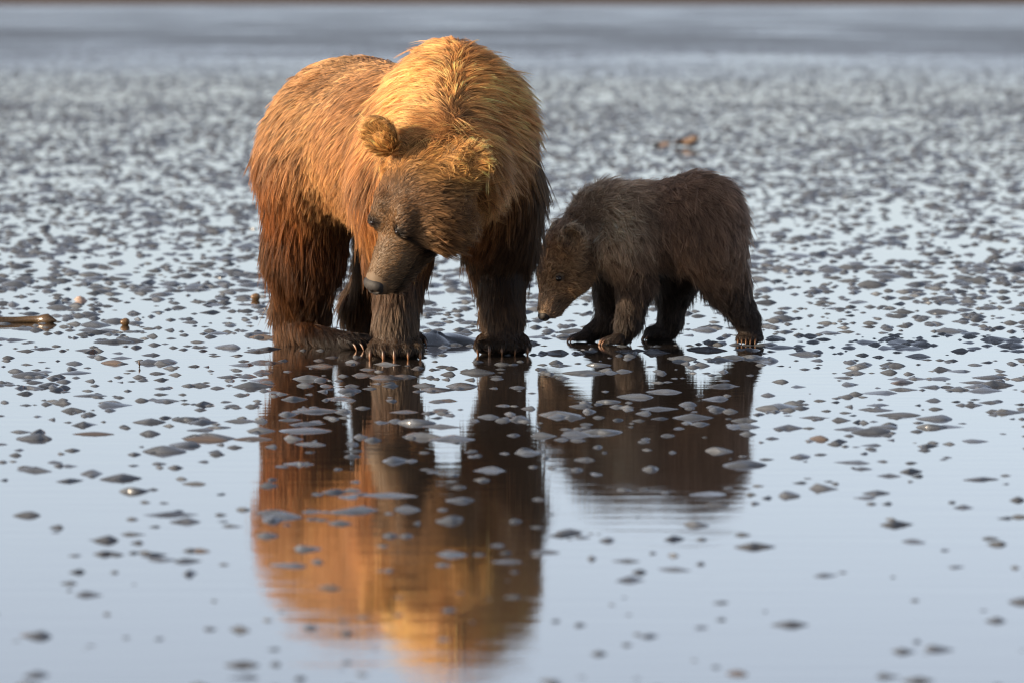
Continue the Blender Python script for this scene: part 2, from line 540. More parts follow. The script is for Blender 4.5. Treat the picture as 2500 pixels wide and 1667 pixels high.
def nose_mesh(name, s):
    """nose pad: rounded wedge with two nostril pits; local +x points out of the snout, +z dorsal"""
    bm = bmesh.new()
    bmesh.ops.create_icosphere(bm, subdivisions=4, radius=1.0)
    for v in bm.verts:
        x, y, z = v.co
        wdt = 0.80 + 0.25 * max(0, z)
        p = Vector((x * 0.62, y * wdt, z * 0.66))
        for sgn in (-1, 1):
            d = math.hypot(y - sgn * 0.42, (z + 0.10) * 1.2)
            if x > 0: p.x -= 0.42 * math.exp(-(d / 0.24) ** 2)
        if x > 0: p.x -= 0.12 * math.exp(-(y / 0.08) ** 2) * max(0, 0.4 - z)
        v.co = p * s
    for f in bm.faces: f.smooth = True
    me = bpy.data.meshes.new(name); bm.to_mesh(me); bm.free(); me.materials.append(MAT_NOSE)
    return me

def eye_mesh(name, r):
    bm = bmesh.new(); bmesh.ops.create_uvsphere(bm, u_segments=16, v_segments=10, radius=r)
    for f in bm.faces: f.smooth = True
    me = bpy.data.meshes.new(name); bm.to_mesh(me); bm.free(); me.materials.append(MAT_EYE)
    return me

def empty(name, loc):
    o = bpy.data.objects.new(name, None); col.objects.link(o); o.location = loc
    o.empty_display_size = 0.1
    return o

PAL = {}
def colours(wt, PP):
    return wt @ np.array([PAL[p['c']] for p in PP])
def sstep(x, a, b):
    t = np.clip((x - a) / (b - a), 0, 1); return t * t * (3 - 2 * t)

# ================================================================== the mother bear
def mother():
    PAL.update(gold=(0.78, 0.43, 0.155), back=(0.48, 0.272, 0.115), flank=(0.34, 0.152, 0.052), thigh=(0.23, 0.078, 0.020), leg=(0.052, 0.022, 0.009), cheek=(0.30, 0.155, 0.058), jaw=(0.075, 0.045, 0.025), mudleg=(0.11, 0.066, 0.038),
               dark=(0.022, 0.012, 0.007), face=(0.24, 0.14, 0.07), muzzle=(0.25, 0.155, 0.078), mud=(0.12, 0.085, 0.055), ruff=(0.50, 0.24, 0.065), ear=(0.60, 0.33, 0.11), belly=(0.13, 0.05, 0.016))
    F = unit((0.423, -0.906, 0)); Sd = unit((0.906, 0.423, 0)); P0 = np.array([-0.205, 0.04, 0])
    B = lambda u, s, z: P0 + F * u + Sd * s + np.array([0, 0, z])
    AX = np.array([F, Sd, (0, 0, 1)])
    back = -F
    b = Body()
    # trunk
    b.seg(B(-0.735, 0, 0.708), B(-0.30, 0, 0.665), 0.262, 0.268, 0.08, back + [0, 0, -.25], 0.034, 'back')
    b.seg(B(-0.30, 0, 0.655), B(0.02, 0, 0.69), 0.262, 0.222, 0.08, back + [0, 0, -.3], 0.055, 'flank')
    b.seg(B(-0.765, -0.075, 0.718), B(-0.765, 0.08, 0.718), 0.208, 0.208, 0.08, back + [0, 0, -.5], 0.05, 'back')
    b.ell(B(-0.02, 0, 0.818), AX, (0.21, 0.145, 0.212), 0.10, back, 0.066, 'gold', e=Sd, splay=0.6)
    for s in (-1, 1):
        b.ell(B(-0.02, (0.150 if s < 0 else 0.105) * s, 0.62), AX, (0.17, 0.125, 0.24), 0.08, back * 0.6 + [0, 0, -.8], 0.075, 'gold' if s < 0 else 'thigh')  # shoulder away from the sun: its shade is put in as darker brown
    # neck, dropping forward and turning to the head
    hc = np.array([-0.275, -0.40, 0.63])
    e_neck = unit((0.9, 0.25, -0.1))
    nk0 = B(0.08, 0, 0.76); nk1 = hc + np.array([0.03, 0.10, 0.04])
    b.seg(nk0, nk1, 0.215, 0.155, 0.10, (nk0 - nk1), 0.072, 'gold', e=e_neck, splay=0.9, lift=0.5)
    # throat and ruff below the right cheek
    b.ell(hc + np.array([0.10, 0.07, 0.0]), np.eye(3), (0.122, 0.13, 0.125), 0.07, (0.8, 0.3, -0.45), 0.09, 'ruff', lift=0.5)
    # ------- head
    A = unit((-0.235, -0.09, -0.44)); D0 = np.array([-math.sin(R(43)), -math.cos(R(43)), 0]); Dn = unit(D0 - (D0 @ A) * A); E = -np.cross(A, Dn)
    H0 = W(962, 345, -0.49)
    Hh = lambda a, d, e: H0 + A * a + Dn * d + E * e
    HX = np.array([A, Dn, E])
    fb = -A
    b.ell(Hh(0.12, -0.105, 0), HX, (0.170, 0.105, 0.135), 0.05, fb * 0.9, 0.022, 'face', e=E, splay=0.5, lift=0.35)
    for s in (-1, 1):
        b.ell(Hh(0.15, -0.16, 0.095 * s), HX, (0.10, 0.09, 0.072), 0.05, fb * 0.7 + E * s * 0.6 - Dn * 0.3, 0.055, 'cheek', lift=0.4)
        b.seg(Hh(0.20, -0.030, 0.045 * s), Hh(0.25, -0.045, 0.062 * s), 0.036, 0.026, 0.03, fb, 0.013, 'face', lift=0.3)
    b.seg(Hh(0.22, -0.125, 0), Hh(0.32, -0.134, 0), 0.074, 0.060, 0.035, fb, 0.011, 'muzzle', e=E, splay=0.4, lift=0.3)
    b.seg(Hh(0.32, -0.132, 0), Hh(0.410, -0.130, 0), 0.060, 0.049, 0.03, fb, 0.009, 'muzzle', e=E, splay=0.4, lift=0.3)
    b.seg(Hh(0.20, -0.215, 0), Hh(0.385, -0.190, 0), 0.060, 0.036, 0.025, fb - Dn * 0.5, 0.030, 'jaw', lift=0.5)
    ears = []
    # ears: rounded shells standing off the head
    for s, c0 in ((-1, W(876, 316, -0.465)), (1, W(1076, 376, -0.485))):
        up = unit(np.array([0.42 * s - 0.02, -0.10, 0.9])); fr = unit(np.array([-0.25 + 0.25 * s, -0.9, -0.25])); fr = unit(fr - (fr @ up) * up); sd = np.cross(up, fr)
        EX = np.array([up, fr, sd])
        ears.append((c0 + fr * 0.03 + np.array([-0.012, 0, -0.012]), up, 0.65 if s > 0 else 0.20))
        b.ell(c0 + up * 0.006, EX, (0.064, 0.027, 0.052), 0.07, up * 1.0, 0.032, 'ear', e=sd, splay=0.45, lift=0.30)
        b.ell(c0 + up * 0.022 + fr * 0.036, EX, (0.034, 0.022, 0.028), 0.03, up, 0.02, 'ear', sub=True)
    # ------- forelegs
    down = np.array([0, 0, -1.0])
    fl_paw = G(908, 826) + np.array([0, 0.07, 0]); fr_paw = G(1154, 816) + np.array([0, 0.07, 0])
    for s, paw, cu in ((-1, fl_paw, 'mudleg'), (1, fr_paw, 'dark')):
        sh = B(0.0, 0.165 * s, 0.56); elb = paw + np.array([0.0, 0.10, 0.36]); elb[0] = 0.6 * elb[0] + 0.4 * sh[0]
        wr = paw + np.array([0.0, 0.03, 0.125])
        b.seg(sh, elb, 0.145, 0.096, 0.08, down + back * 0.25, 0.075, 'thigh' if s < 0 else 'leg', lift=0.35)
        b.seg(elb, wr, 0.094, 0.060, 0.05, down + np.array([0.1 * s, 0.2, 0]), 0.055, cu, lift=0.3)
        b.seg(wr, paw + np.array([0, 0.0, 0.050]), 0.060, 0.056, 0.04, down, 0.016, 'mud', lift=0.25)
        for i in range(5):      # toes
            q = (i - 2) / 2
            t0 = paw + np.array([q * 0.058, -0.005 + 0.012 * q * q, 0.040]); t1 = paw + np.array([q * 0.074, -0.064 + 0.02 * q * q, 0.028])
            b.seg(t0, t1, 0.028, 0.021, 0.016, (q * 0.2, -1, -0.5), 0.010, 'mud', lift=0.3)
        b.seg(paw + np.array([-0.045, 0.01, 0.026]), paw + np.array([0.045, 0.01, 0.026]), 0.032, 0.032, 0.03, down, 0.012, 'mud', lift=0.25)
    # ------- hind legs
    hl_heel = G(668, 792); hl_toe = G(812, 802)
    hr_heel = G(848, 786); hr_toe = hr_heel + np.array([0.12, -0.20, 0])
    for s, heel, toe, hk in ((-1, hl_heel, hl_toe, W(690, 705, hl_heel[1] + 0.02)), (1, hr_heel, hr_toe, W(846, 700, hr_heel[1] + 0.02))):
        hip = B(-0.79, 0.125 * s, 0.60)
        kn = (hip + hk) / 2 + F * (0.04 if s < 0 else 0.03) + np.array([0, 0, -0.02]) + Sd * s * 0.03
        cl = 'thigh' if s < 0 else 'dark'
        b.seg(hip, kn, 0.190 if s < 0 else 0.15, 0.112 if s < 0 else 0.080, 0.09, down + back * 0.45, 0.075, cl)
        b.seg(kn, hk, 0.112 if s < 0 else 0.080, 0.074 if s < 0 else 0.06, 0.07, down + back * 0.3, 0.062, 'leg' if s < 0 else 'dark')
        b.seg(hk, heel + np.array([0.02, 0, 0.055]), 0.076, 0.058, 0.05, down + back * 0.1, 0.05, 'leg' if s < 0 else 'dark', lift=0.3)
        fd = unit(toe - heel)
        b.seg(heel + np.array([0, 0, 0.045]) + fd * 0.01, toe + np.array([0, 0, 0.024]), 0.040, 0.028, 0.05, fd + down * 0.3, 0.028, 'dark', lift=0.3)
        sdv = np.array([-fd[1], fd[0], 0])
        for i in range(5):
            q = (i - 2) / 2
            t0 = toe + sdv * q * 0.045 + np.array([0, 0, 0.026]); t1 = t0 + fd * (0.055 - 0.012 * q * q) + np.array([0, 0, -0.006])
            b.seg(t0, t1, 0.023, 0.017, 0.015, fd + down * 0.4, 0.012, 'dark', lift=0.3)
    nose_c = Hh(0.436, -0.118, 0)
    V, Fq = b.mesh(0.0085)
    V[:, 2] = np.maximum(V[:, 2], -0.004)
    root = empty('brown_bear', P0 + F * -0.45)
    tag(root, 'large golden-brown adult bear with lowered head sniffing the wet mud', 'bear')

    def colfun(X, N, wt, PP):
        c = colours(wt, PP)
        u = (X - P0) @ F; s = (X - P0) @ Sd; z = X[:, 2]
        hl = (X - H0) @ HX.T
        a, d, e = hl.T
        onhead = sstep(wt @ np.array([1.0 if p['c'] in ('face', 'muzzle', 'ear', 'jaw') else 0.0 for p in PP]), 0.2, 0.7)
        body = 1 - onhead
        nz = vnoise(X, 7.0); nz2 = vnoise(X + 5, 22.0)
        # lower flank and legs get darker and redder
        wm = wt @ np.array([1.0 if p['c'] in ('mud', 'mudleg') else 0.0 for p in PP])
        dk = sstep(z + 0.10 * (nz - 0.5), 0.56, 0.15) * body * (1 - wm)
        c = c * (1 - dk[:, None]) + np.minimum(c, np.array(PAL['leg'])) * dk[:, None]
        # hump crest: rusty streak
        cr = np.exp(-((s - 0.0) / 0.05) ** 2) * sstep(z, 0.86, 1.0) * body * sstep(u, -0.25, -0.1)
        c = c * (1 - 0.5 * cr[:, None]) + np.array((0.42, 0.17, 0.04)) * 0.5 * cr[:, None]
        # rump hairs: dark saddle along the hip line
        sd_ = np.exp(-((u + 0.62 + 0.3 * s) / 0.07) ** 2) * sstep(z, 0.78, 0.92) * body
        c = c * (1 - 0.5 * sd_[:, None]) + np.array((0.16, 0.085, 0.04)) * 0.5 * sd_[:, None]
        rm = sstep(u, -0.80, -1.02) * body
        c = c * (1 - 0.45 * rm[:, None]) + np.array((0.20, 0.08, 0.025)) * 0.45 * rm[:, None]
        side_shade = sstep(s + 0.08 * (nz - 0.5), 0.08, 0.20) * body * sstep(z, 1.02, 0.88) * sstep(u, 0.25, 0.1)  # shade on the side away from the sun, painted into the fur colour
        c = c * (1 - 0.82 * side_shade[:, None]) + np.array((0.060, 0.032, 0.016)) * 0.82 * side_shade[:, None]
        # rusty and brown drifts through the mane and flank
        ru = sstep(vnoise(X * np.array([1, 1, 0.6]) + 2.0, 13.0), 0.45, 0.8) * body
        c = c * (1 - 0.5 * ru[:, None]) + np.array((0.26, 0.11, 0.038)) * 0.5 * ru[:, None] * (c[:, :1] / 0.5)
        # pale grizzled fringe of the ruff and outer ear rims
        fr = sstep(X[:, 0], -0.14, -0.02) * np.exp(-((z - 0.58) / 0.16) ** 2) * sstep(X[:, 1], 0.0, -0.25)
        c = c * (1 - 0.4 * fr[:, None]) + np.array((0.45, 0.30, 0.16)) * 0.4 * fr[:, None]
        # face: dark cheek patch, dark eye rims
        for sg in (-1, 1):
            ey = np.exp(-(((a - 0.265 - 0.15 * (np.abs(e) - 0.056)) / 0.013) ** 2 + ((e - 0.060 * sg) / 0.026) ** 2)) * onhead
            ey = (ey * 1.5).clip(0, 1)
            c = c * (1 - 0.94 * ey[:, None]) + np.array((0.012, 0.008, 0.006)) * 0.94 * ey[:, None]
        lp = np.exp(-((d + 0.178 + 0.15 * (a - 0.40)) / 0.009) ** 2) * sstep(a, 0.27, 0.32) * onhead
        c = c * (1 - 0.8 * lp[:, None])
        for c_, up_, k_ in ears:
            ei = np.exp(-(np.linalg.norm(X - c_, axis=1) / 0.030) ** 2) * k_
            c = c * (1 - ei[:, None]) + np.array((0.13, 0.06, 0.022)) * ei[:, None]
            et = sstep((X - c_) @ up_, 0.025, 0.06) * (np.linalg.norm(X - c_, axis=1) < 0.09)
            c = c * (1 - 0.7 * et[:, None]) + np.array((0.78, 0.56, 0.30)) * 0.7 * et[:, None]
        cw_ = sstep(a + 0.06 * (nz - 0.5), 0.13, 0.02) * onhead
        c = c * (1 - 0.75 * cw_[:, None]) + np.array((0.58, 0.31, 0.095)) * 0.75 * cw_[:, None]
        jw = sstep(d, -0.14, -0.20) * sstep(a, 0.10, 0.2) * onhead
        c = c * (1 - 0.5 * jw[:, None]) + np.array((0.05, 0.03, 0.018)) * 0.5 * jw[:, None]
        c = c * (0.82 + 0.36 * nz2)[:, None] * (0.9 + 0.2 * nz)[:, None]
        # wet mud line on feet
        wet = sstep(z, 0.09, 0.03)
        return c * (1 - 0.35 * wet[:, None])
    me = mesh_np('body', V, Fq, MAT_SKIN)
    N = b.grad(V)
    _, D = b.field(V, True); ok = np.array([not p.get('sub', False) for p in b.P]); PP = [p for p in b.P if not p.get('sub', False)]
    wt = np.exp(-(D[:, ok] - D[:, ok].min(1)[:, None]) / 0.025); wt /= wt.sum(1)[:, None]
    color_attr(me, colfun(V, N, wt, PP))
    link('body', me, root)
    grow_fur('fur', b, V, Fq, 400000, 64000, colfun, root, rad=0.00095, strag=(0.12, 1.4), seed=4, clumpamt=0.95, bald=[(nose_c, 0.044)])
    # nose, eyes
    child_at('nose', nose_mesh('nose', 0.048), root, nose_c, A + Dn * 0.30, Dn)
    em = eye_mesh('eye', 0.0095)
    for s in (-1, 1):
        X = Hh(0.268, -0.03, 0.056 * s)[None]
        for _ in range(8): X = X - b.field(X)[:, None] * b.grad(X)
        child_at('eye', em, root, X[0] - b.grad(X)[0] * 0.006, (1, 0, 0))
    # claws
    cm = claw_mesh('claw', 0.050, 0.0108, MAT_CLAW)
    for paw in (fl_paw, fr_paw):
        for i in range(5):
            q = (i - 2) / 2
            o = paw + np.array([q * 0.075, -0.066 + 0.02 * q * q, 0.038])
            k = child_at('claw', cm, root, o, (q * 0.30 + random.uniform(-0.12, 0.12), -0.70, -0.62 + random.uniform(-0.08, 0.08)))
            k.matrix_basis = k.matrix_basis @ Matrix.Diagonal((random.uniform(0.85, 1.05),) * 3 + (1,))
    ch = claw_mesh('hind_claw', 0.036, 0.006, MAT_CLAW)
    for heel, toe in ((hl_heel, hl_toe), (hr_heel, hr_toe)):
        fd = unit(toe - heel); sdv = np.array([-fd[1], fd[0], 0])
        for i in range(5):
            q = (i - 2) / 2
            child_at('claw', ch, root, toe + sdv * q * 0.045 + fd * (0.062 - 0.012 * q * q) + np.array([0, 0, 0.024]), fd + np.array([0, 0, -0.15]))
    return root
mother()

# ================================================================== the cub
def cub():
    PAL.update(cback=(0.27, 0.168, 0.108), cdark=(0.048, 0.034, 0.026), ctan=(0.66, 0.50, 0.34), cface=(0.35, 0.21, 0.105), cmuz=(0.34, 0.23, 0.145), cneck=(0.25, 0.178, 0.128))
    b = Body()
    Y = 1.0
    bk = np.array([1.0, 0, 0]); down = np.array([0, 0, -1.0])
    b.seg(W(1595, 508, Y), W(1445, 522, Y), 0.142, 0.130, 0.05, bk + [0, 0, -.2], 0.040, 'cback', lift=0.6)
    b.seg(W(1608, 497, Y - 0.04), W(1608, 497, Y + 0.04), 0.130, 0.130, 0.05, bk + [0, 0, -.5], 0.042, 'cback', lift=0.6)
    b.seg(W(1425, 520, Y - 0.02), W(1395, 508, Y), 0.118, 0.096, 0.06, bk * 0.7 + [0, 0, .3], 0.060, 'ctan', lift=1.0)
    b.seg(W(1395, 515, Y), W(1318, 570, Y - 0.05), 0.102, 0.083, 0.06, np.array([0.8, 0, 0.55]), 0.050, 'cneck', lift=0.9)
    # head
    Yh = Y - 0.06
    A = unit(W(1250, 750, Yh - 0.05) - W(1300, 570, Yh)); 
    Dn = unit(np.array([-0.86, -0.42, 0])); Dn = unit(Dn - (Dn @ A) * A); E = np.cross(A, Dn)
    if E[1] > 0: E = -E            # E points to the camera side
    H0 = W(1302, 575, Yh)
    Hh = lambda a, d, e: H0 + A * a + Dn * d + E * e
    HX = np.array([A, Dn, E])
    b.ell(Hh(0.045, 0.0, 0), HX, (0.10, 0.080, 0.082), 0.04, -A, 0.018, 'cface', lift=0.4)
    for s in (-1, 1):
        b.ell(Hh(0.075, -0.035, 0.045 * s), HX, (0.065, 0.055, 0.045), 0.04, -A * 0.7 - Dn * 0.8, 0.026, 'cface', lift=0.4)
    b.seg(Hh(0.11, 0.012, 0), Hh(0.215, 0.012, 0), 0.052, 0.032, 0.04, -A, 0.008, 'cmuz', lift=0.3)
    b.seg(Hh(0.09, -0.045, 0), Hh(0.20, -0.022, 0), 0.045, 0.022, 0.03, -A - Dn * 0.3, 0.016, 'cmuz', lift=0.4)
    for s in (-1, 1):
        c0 = W(1314, 566, 0.825) if s > 0 else W(1290, 556, 1.05)
        up = unit(np.array([0.10, -0.25 * s, 0.95])); fr = unit(np.array([-0.30, -0.9 * s, 0.0])); fr = unit(fr - (fr @ up) * up)
        EX = np.array([up, fr, np.cross(up, fr)])
        b.ell(c0 + up * 0.022, EX, (0.056, 0.026, 0.048), 0.02, up, 0.016, 'ctan', lift=0.25)
        b.ell(c0 + up * 0.026 + fr * 0.018, EX, (0.037, 0.020, 0.031), 0.012, up, 0.016, 'cdark', sub=True)
    # forelegs
    nf = G(1425, 793) + np.array([0, 0.03, 0]); ff = G(1352, 786) + np.array([0, 0.03, 0])
    for (sh, el, wr, paw, cl) in ((W(1435, 560, Y - 0.08), W(1462, 640, nf[1] + 0.02), W(1444, 738, nf[1]), nf, 'cback'),
                                  (W(1405, 560, Y + 0.09), W(1408, 650, ff[1]), W(1396, 742, ff[1]), ff, 'cdark')):
        b.seg(sh, el, 0.092, 0.056, 0.05, down + bk * 0.35, 0.034, cl)
        b.seg(el, wr, 0.055, 0.036, 0.03, down + bk * 0.25, 0.030, 'cdark')
        b.seg(wr, paw + np.array([0.01, 0, 0.03]), 0.036, 0.032, 0.03, down, 0.016, 'cdark', lift=0.3)
        for i in range(5):
            q = (i - 2) / 2
            t0 = paw + np.array([-0.005, q * 0.030, 0.022]); t1 = paw + np.array([-0.048 + 0.01 * q * q, q * 0.036, 0.014])
            b.seg(t0, t1, 0.018, 0.012, 0.01, (-1, 0, -0.3), 0.006, 'cdark', lift=0.3)
    # hind legs: the near one stretched back, the far one under the belly
    nh = G(1726, 790) + np.array([0, 0.03, 0]); fh = G(1530, 782) + np.array([0, 0.03, 0])
    b.seg(W(1628, 545, Y - 0.07), W(1664, 640, nh[1]), 0.115, 0.070, 0.05, down + bk * 0.6, 0.036, 'cback')
    b.seg(W(1664, 640, nh[1]), W(1716, 735, nh[1]), 0.068, 0.036, 0.04, down + bk * 0.5, 0.030, 'cdark')
    b.seg(W(1716, 735, nh[1]), nh + np.array([0.0, 0, 0.035]), 0.036, 0.032, 0.03, down + bk * .3, 0.016, 'cdark', lift=0.3)
    b.seg(W(1590, 560, Y + 0.09), W(1548, 650, fh[1]), 0.105, 0.058, 0.05, down, 0.034, 'cdark')
    b.seg(W(1548, 650, fh[1]), W(1540, 735, fh[1]), 0.056, 0.036, 0.04, down, 0.028, 'cdark')
    b.seg(W(1540, 735, fh[1]), fh + np.array([0.0, 0, 0.03]), 0.036, 0.030, 0.03, down, 0.014, 'cdark', lift=0.3)
    for paw, fx in ((nh, (-0.25, -0.95)), (fh, (-1, -0.1))):
        fd = unit((fx[0], fx[1], 0)); sd = np.array([-fd[1], fd[0], 0])
        b.seg(paw + np.array([0, 0, 0.028]), paw + fd * (0.02 if paw is nh else 0.05) + np.array([0, 0, 0.022]), 0.032, 0.026, 0.02, fd + down, 0.01, 'cdark', lift=0.3)
        for i in range(5):
            q = (i - 2) / 2
            t0 = paw + fd * 0.02 + sd * q * 0.030 + np.array([0, 0, 0.022]); t1 = t0 + fd * (0.040 - 0.01 * q * q) + np.array([0, 0, -0.006])
            b.seg(t0, t1, 0.016, 0.012, 0.01, fd + down * 0.3, 0.006, 'cdark', lift=0.3)
    V, Fq = b.mesh(0.0065)
    V[:, 2] = np.maximum(V[:, 2], -0.004)
    root = empty('bear_cub', (nf + nh) / 2 * np.array([1, 1, 0]))
    tag(root, 'small dark brown bear cub with scruffy neck sniffing beside the adult', 'bear cub')
    shp = W(1400, 520, Y - 0.12)
    def colfun(X, N, wt, PP):
        c = colours(wt, PP); z = X[:, 2]
        nz = vnoise(X, 9.0); nz2 = vnoise(X + 5, 30.0)
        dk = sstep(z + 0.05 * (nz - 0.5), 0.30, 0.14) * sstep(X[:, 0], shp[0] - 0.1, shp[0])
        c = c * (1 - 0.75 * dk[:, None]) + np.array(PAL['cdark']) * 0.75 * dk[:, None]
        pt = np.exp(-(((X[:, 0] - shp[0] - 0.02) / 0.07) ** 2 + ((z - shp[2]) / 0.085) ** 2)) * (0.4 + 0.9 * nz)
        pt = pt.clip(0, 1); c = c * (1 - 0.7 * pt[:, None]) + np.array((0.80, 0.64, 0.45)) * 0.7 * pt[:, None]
        er = np.exp(-((np.linalg.norm(X - (W(1312, 550, 0.79)), axis=1)) / 0.027) ** 2)
        c = c * (1 - 0.9 * er[:, None]) + np.array((0.02, 0.014, 0.011)) * 0.9 * er[:, None]
        a, d, e = ((X - H0) @ HX.T).T
        sun_spot = np.exp(-(((a - 0.02) / 0.035) ** 2 + ((d - 0.06) / 0.05) ** 2))  # orange glint of sun on the forehead, painted into the fur
        c = c * (1 - 0.5 * sun_spot[:, None]) + np.array((0.28, 0.13, 0.045)) * 0.5 * sun_spot[:, None]
        ey = np.exp(-(((a - 0.105) / 0.016) ** 2 + ((d - 0.03) / 0.018) ** 2))
        c = c * (1 - 0.6 * ey[:, None]) + np.array((0.03, 0.02, 0.015)) * 0.6 * ey[:, None]
        return c * (0.8 + 0.4 * nz2)[:, None] * (0.85 + 0.3 * nz)[:, None]
    me = mesh_np('cub_body', V, Fq, MAT_SKIN)
    N = b.grad(V)
    _, D = b.field(V, True); ok = np.array([not p.get('sub', False) for p in b.P]); PP = [p for p in b.P if not p.get('sub', False)]
    wt = np.exp(-(D[:, ok] - D[:, ok].min(1)[:, None]) / 0.025); wt /= wt.sum(1)[:, None]
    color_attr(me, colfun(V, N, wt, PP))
    link('body', me, root)
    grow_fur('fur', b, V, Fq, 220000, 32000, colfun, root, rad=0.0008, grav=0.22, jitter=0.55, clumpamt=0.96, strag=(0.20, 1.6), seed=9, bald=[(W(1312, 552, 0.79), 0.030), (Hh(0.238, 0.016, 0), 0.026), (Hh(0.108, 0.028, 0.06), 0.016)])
    child_at('nose', nose_mesh('cub_nose', 0.030), root, Hh(0.238, 0.016, 0), A + Dn * 0.2, Dn)
    em = eye_mesh('cub_eye', 0.0105)
    for s in (-1, 1):
        X = Hh(0.108, 0.028, 0.06 * s)[None]
        for _ in range(8): X = X - b.field(X)[:, None] * b.grad(X)
        child_at('eye', em, root, X[0] + b.grad(X)[0] * 0.003, (1, 0, 0))
    cm = claw_mesh('cub_claw', 0.030, 0.0048, MAT_CLAW)
    for paw in (nf, ff):
        for i in range(5):
            q = (i - 2) / 2
            child_at('claw', cm, root, paw + np.array([-0.052 + 0.01 * q * q, q * 0.036, 0.020]), (-1, q * 0.15, -0.2))
    for paw, fx in ((nh, (-0.25, -0.95)), (fh, (-1, -0.1))):
        fd = unit((fx[0], fx[1], 0)); sd = np.array([-fd[1], fd[0], 0])
        for i in range(5):
            q = (i - 2) / 2
            child_at('claw', cm, root, paw + fd * (0.064 - 0.01 * q * q) + sd * q * 0.030 + np.array([0, 0, 0.020]), fd + np.array([0, 0, -0.25]))
cub()

# ================================================================== mud mounds over the flat
def mound(nseg, rings, rg, elong):
    """low peaked mud mound with drawn-out ends: unit width along x, unit height"""
    ph = rg.random(6) * 6.28
    v, f = [], []
    ox, oy = rg.uniform(-0.35, 0.35), rg.uniform(-0.2, 0.2)
    pw = rg.uniform(0.5, 1.15)
    for i in range(rings):
        r = 1 - i / rings
        for j in range(nseg):
            a = 2 * math.pi * j / nseg
            rr = r * (1 + 0.16 * math.sin(2 * a + ph[0]) + 0.12 * math.sin(3 * a + ph[1]) + 0.07 * math.sin(5 * a + ph[2]))
            x = rr * math.cos(a) * 0.5 + ox * (1 - r) * 0.6
            y = rr * math.sin(a) * 0.5 * elong + oy * (1 - r)
            z = (0.5 * (1 - math.cos(math.pi * (1 - r)))) ** (pw * 0.75) * (0.8 if r > 0.1 else 1) * (1 + 0.22 * (1 - r) * math.sin(a * 2 + ph[3]) * r * 2) + 0.2 * (1 - r) ** 2
            v.append((x, y, z if i else -0.25))
    v.append((ox * 0.6, oy, 1.03))
    for i in range(rings - 1):
        for j in range(nseg):
            a, b_ = i * nseg + j, i * nseg + (j + 1) % nseg
            f.append((a, b_, b_ + nseg)); f.append((a, b_ + nseg, a + nseg))
    t = (rings - 1) * nseg
    for j in range(nseg): f.append((t + j, t + (j + 1) % nseg, len(v) - 1))
    return np.array(v), np.array(f)

def scatter():
    rg = np.random.default_rng(21)
    out = []
    bands = [(10.5, 14, 24), (14, 16.5, 46), (16.5, 18.5, 60), (18.5, 20.5, 58), (20.5, 23, 75), (23, 26, 88), (26, 34, 86), (34, 50, 78), (50, 75, 64), (75, 115, 34), (115, 150, 8)]
    for d0, d1, den in bands:
        hw = 0.5 * 2500 / FPX * d1 + 0.8 + 0.11 * max(d1 - 15, 0)
        n = int(den * (d1 - d0) * 2 * hw)
        p = np.c_[rg.uniform(-hw, hw, n), rg.uniform(d0, d1, n) + CAM[1]]
        p = p[np.abs(p[:, 0]) < 0.5 * 2500 / FPX * (p[:, 1] - CAM[1]) + 0.5 + 0.11 * np.maximum(p[:, 1] - CAM[1] - 15, 0)]
        nz = vnoise(p * np.array([1.0, 0.6]), 1.1)
        nz2 = vnoise(p + 13, 4.0)
        keep = rg.random(len(p)) < np.clip(0.15 + 1.5 * (nz * 0.55 + nz2 * 0.45 - 0.1), 0.1, 1)
        if 13.9 < d0 < 18.4: keep &= ((p[:, 0] > -0.9) & (p[:, 0] < 0.25)) | (rg.random(len(p)) < (0.5 if d0 < 16 else 0.66))
        out.append(p[keep])
    p = np.concatenate(out)
    D = p[:, 1] - CAM[1]
    w = np.clip(np.exp(rg.normal(math.log(0.041), 0.46, len(p))), 0.010, 0.105)
    w *= np.where(D > 27, 1.25, 1.0) * np.where(D < 14, 0.80, 1.0) * np.where(D < 16.5, 0.82, np.where(D < 18, 0.85, 1.0))
    w = np.where((D > 14) & (D < 18.5) & (p[:, 0] > -0.9) & (p[:, 0] < 0.1), np.maximum(w * 1.15, 0.028), w) * 1.08
    h = w * rg.uniform(0.08, 0.19, len(p)) * np.where(w > 0.07, 0.75, 1)
    yaw = rg.normal(0, 0.6, len(p))
    # keep clear of the feet
    feet = [G(908, 815), G(1154, 806), G(668, 792), G(740, 795), G(812, 800), G(836, 786), G(1425, 788), G(1352, 784), G(1726, 785), G(1530, 780)]
    ok = np.ones(len(p), bool)
    for q in feet: ok &= np.hypot(p[:, 0] - q[0], (p[:, 1] - q[1]) * 0.8) > 0.11 + w * 0.4
    return p[ok], w[ok], h[ok], yaw[ok]

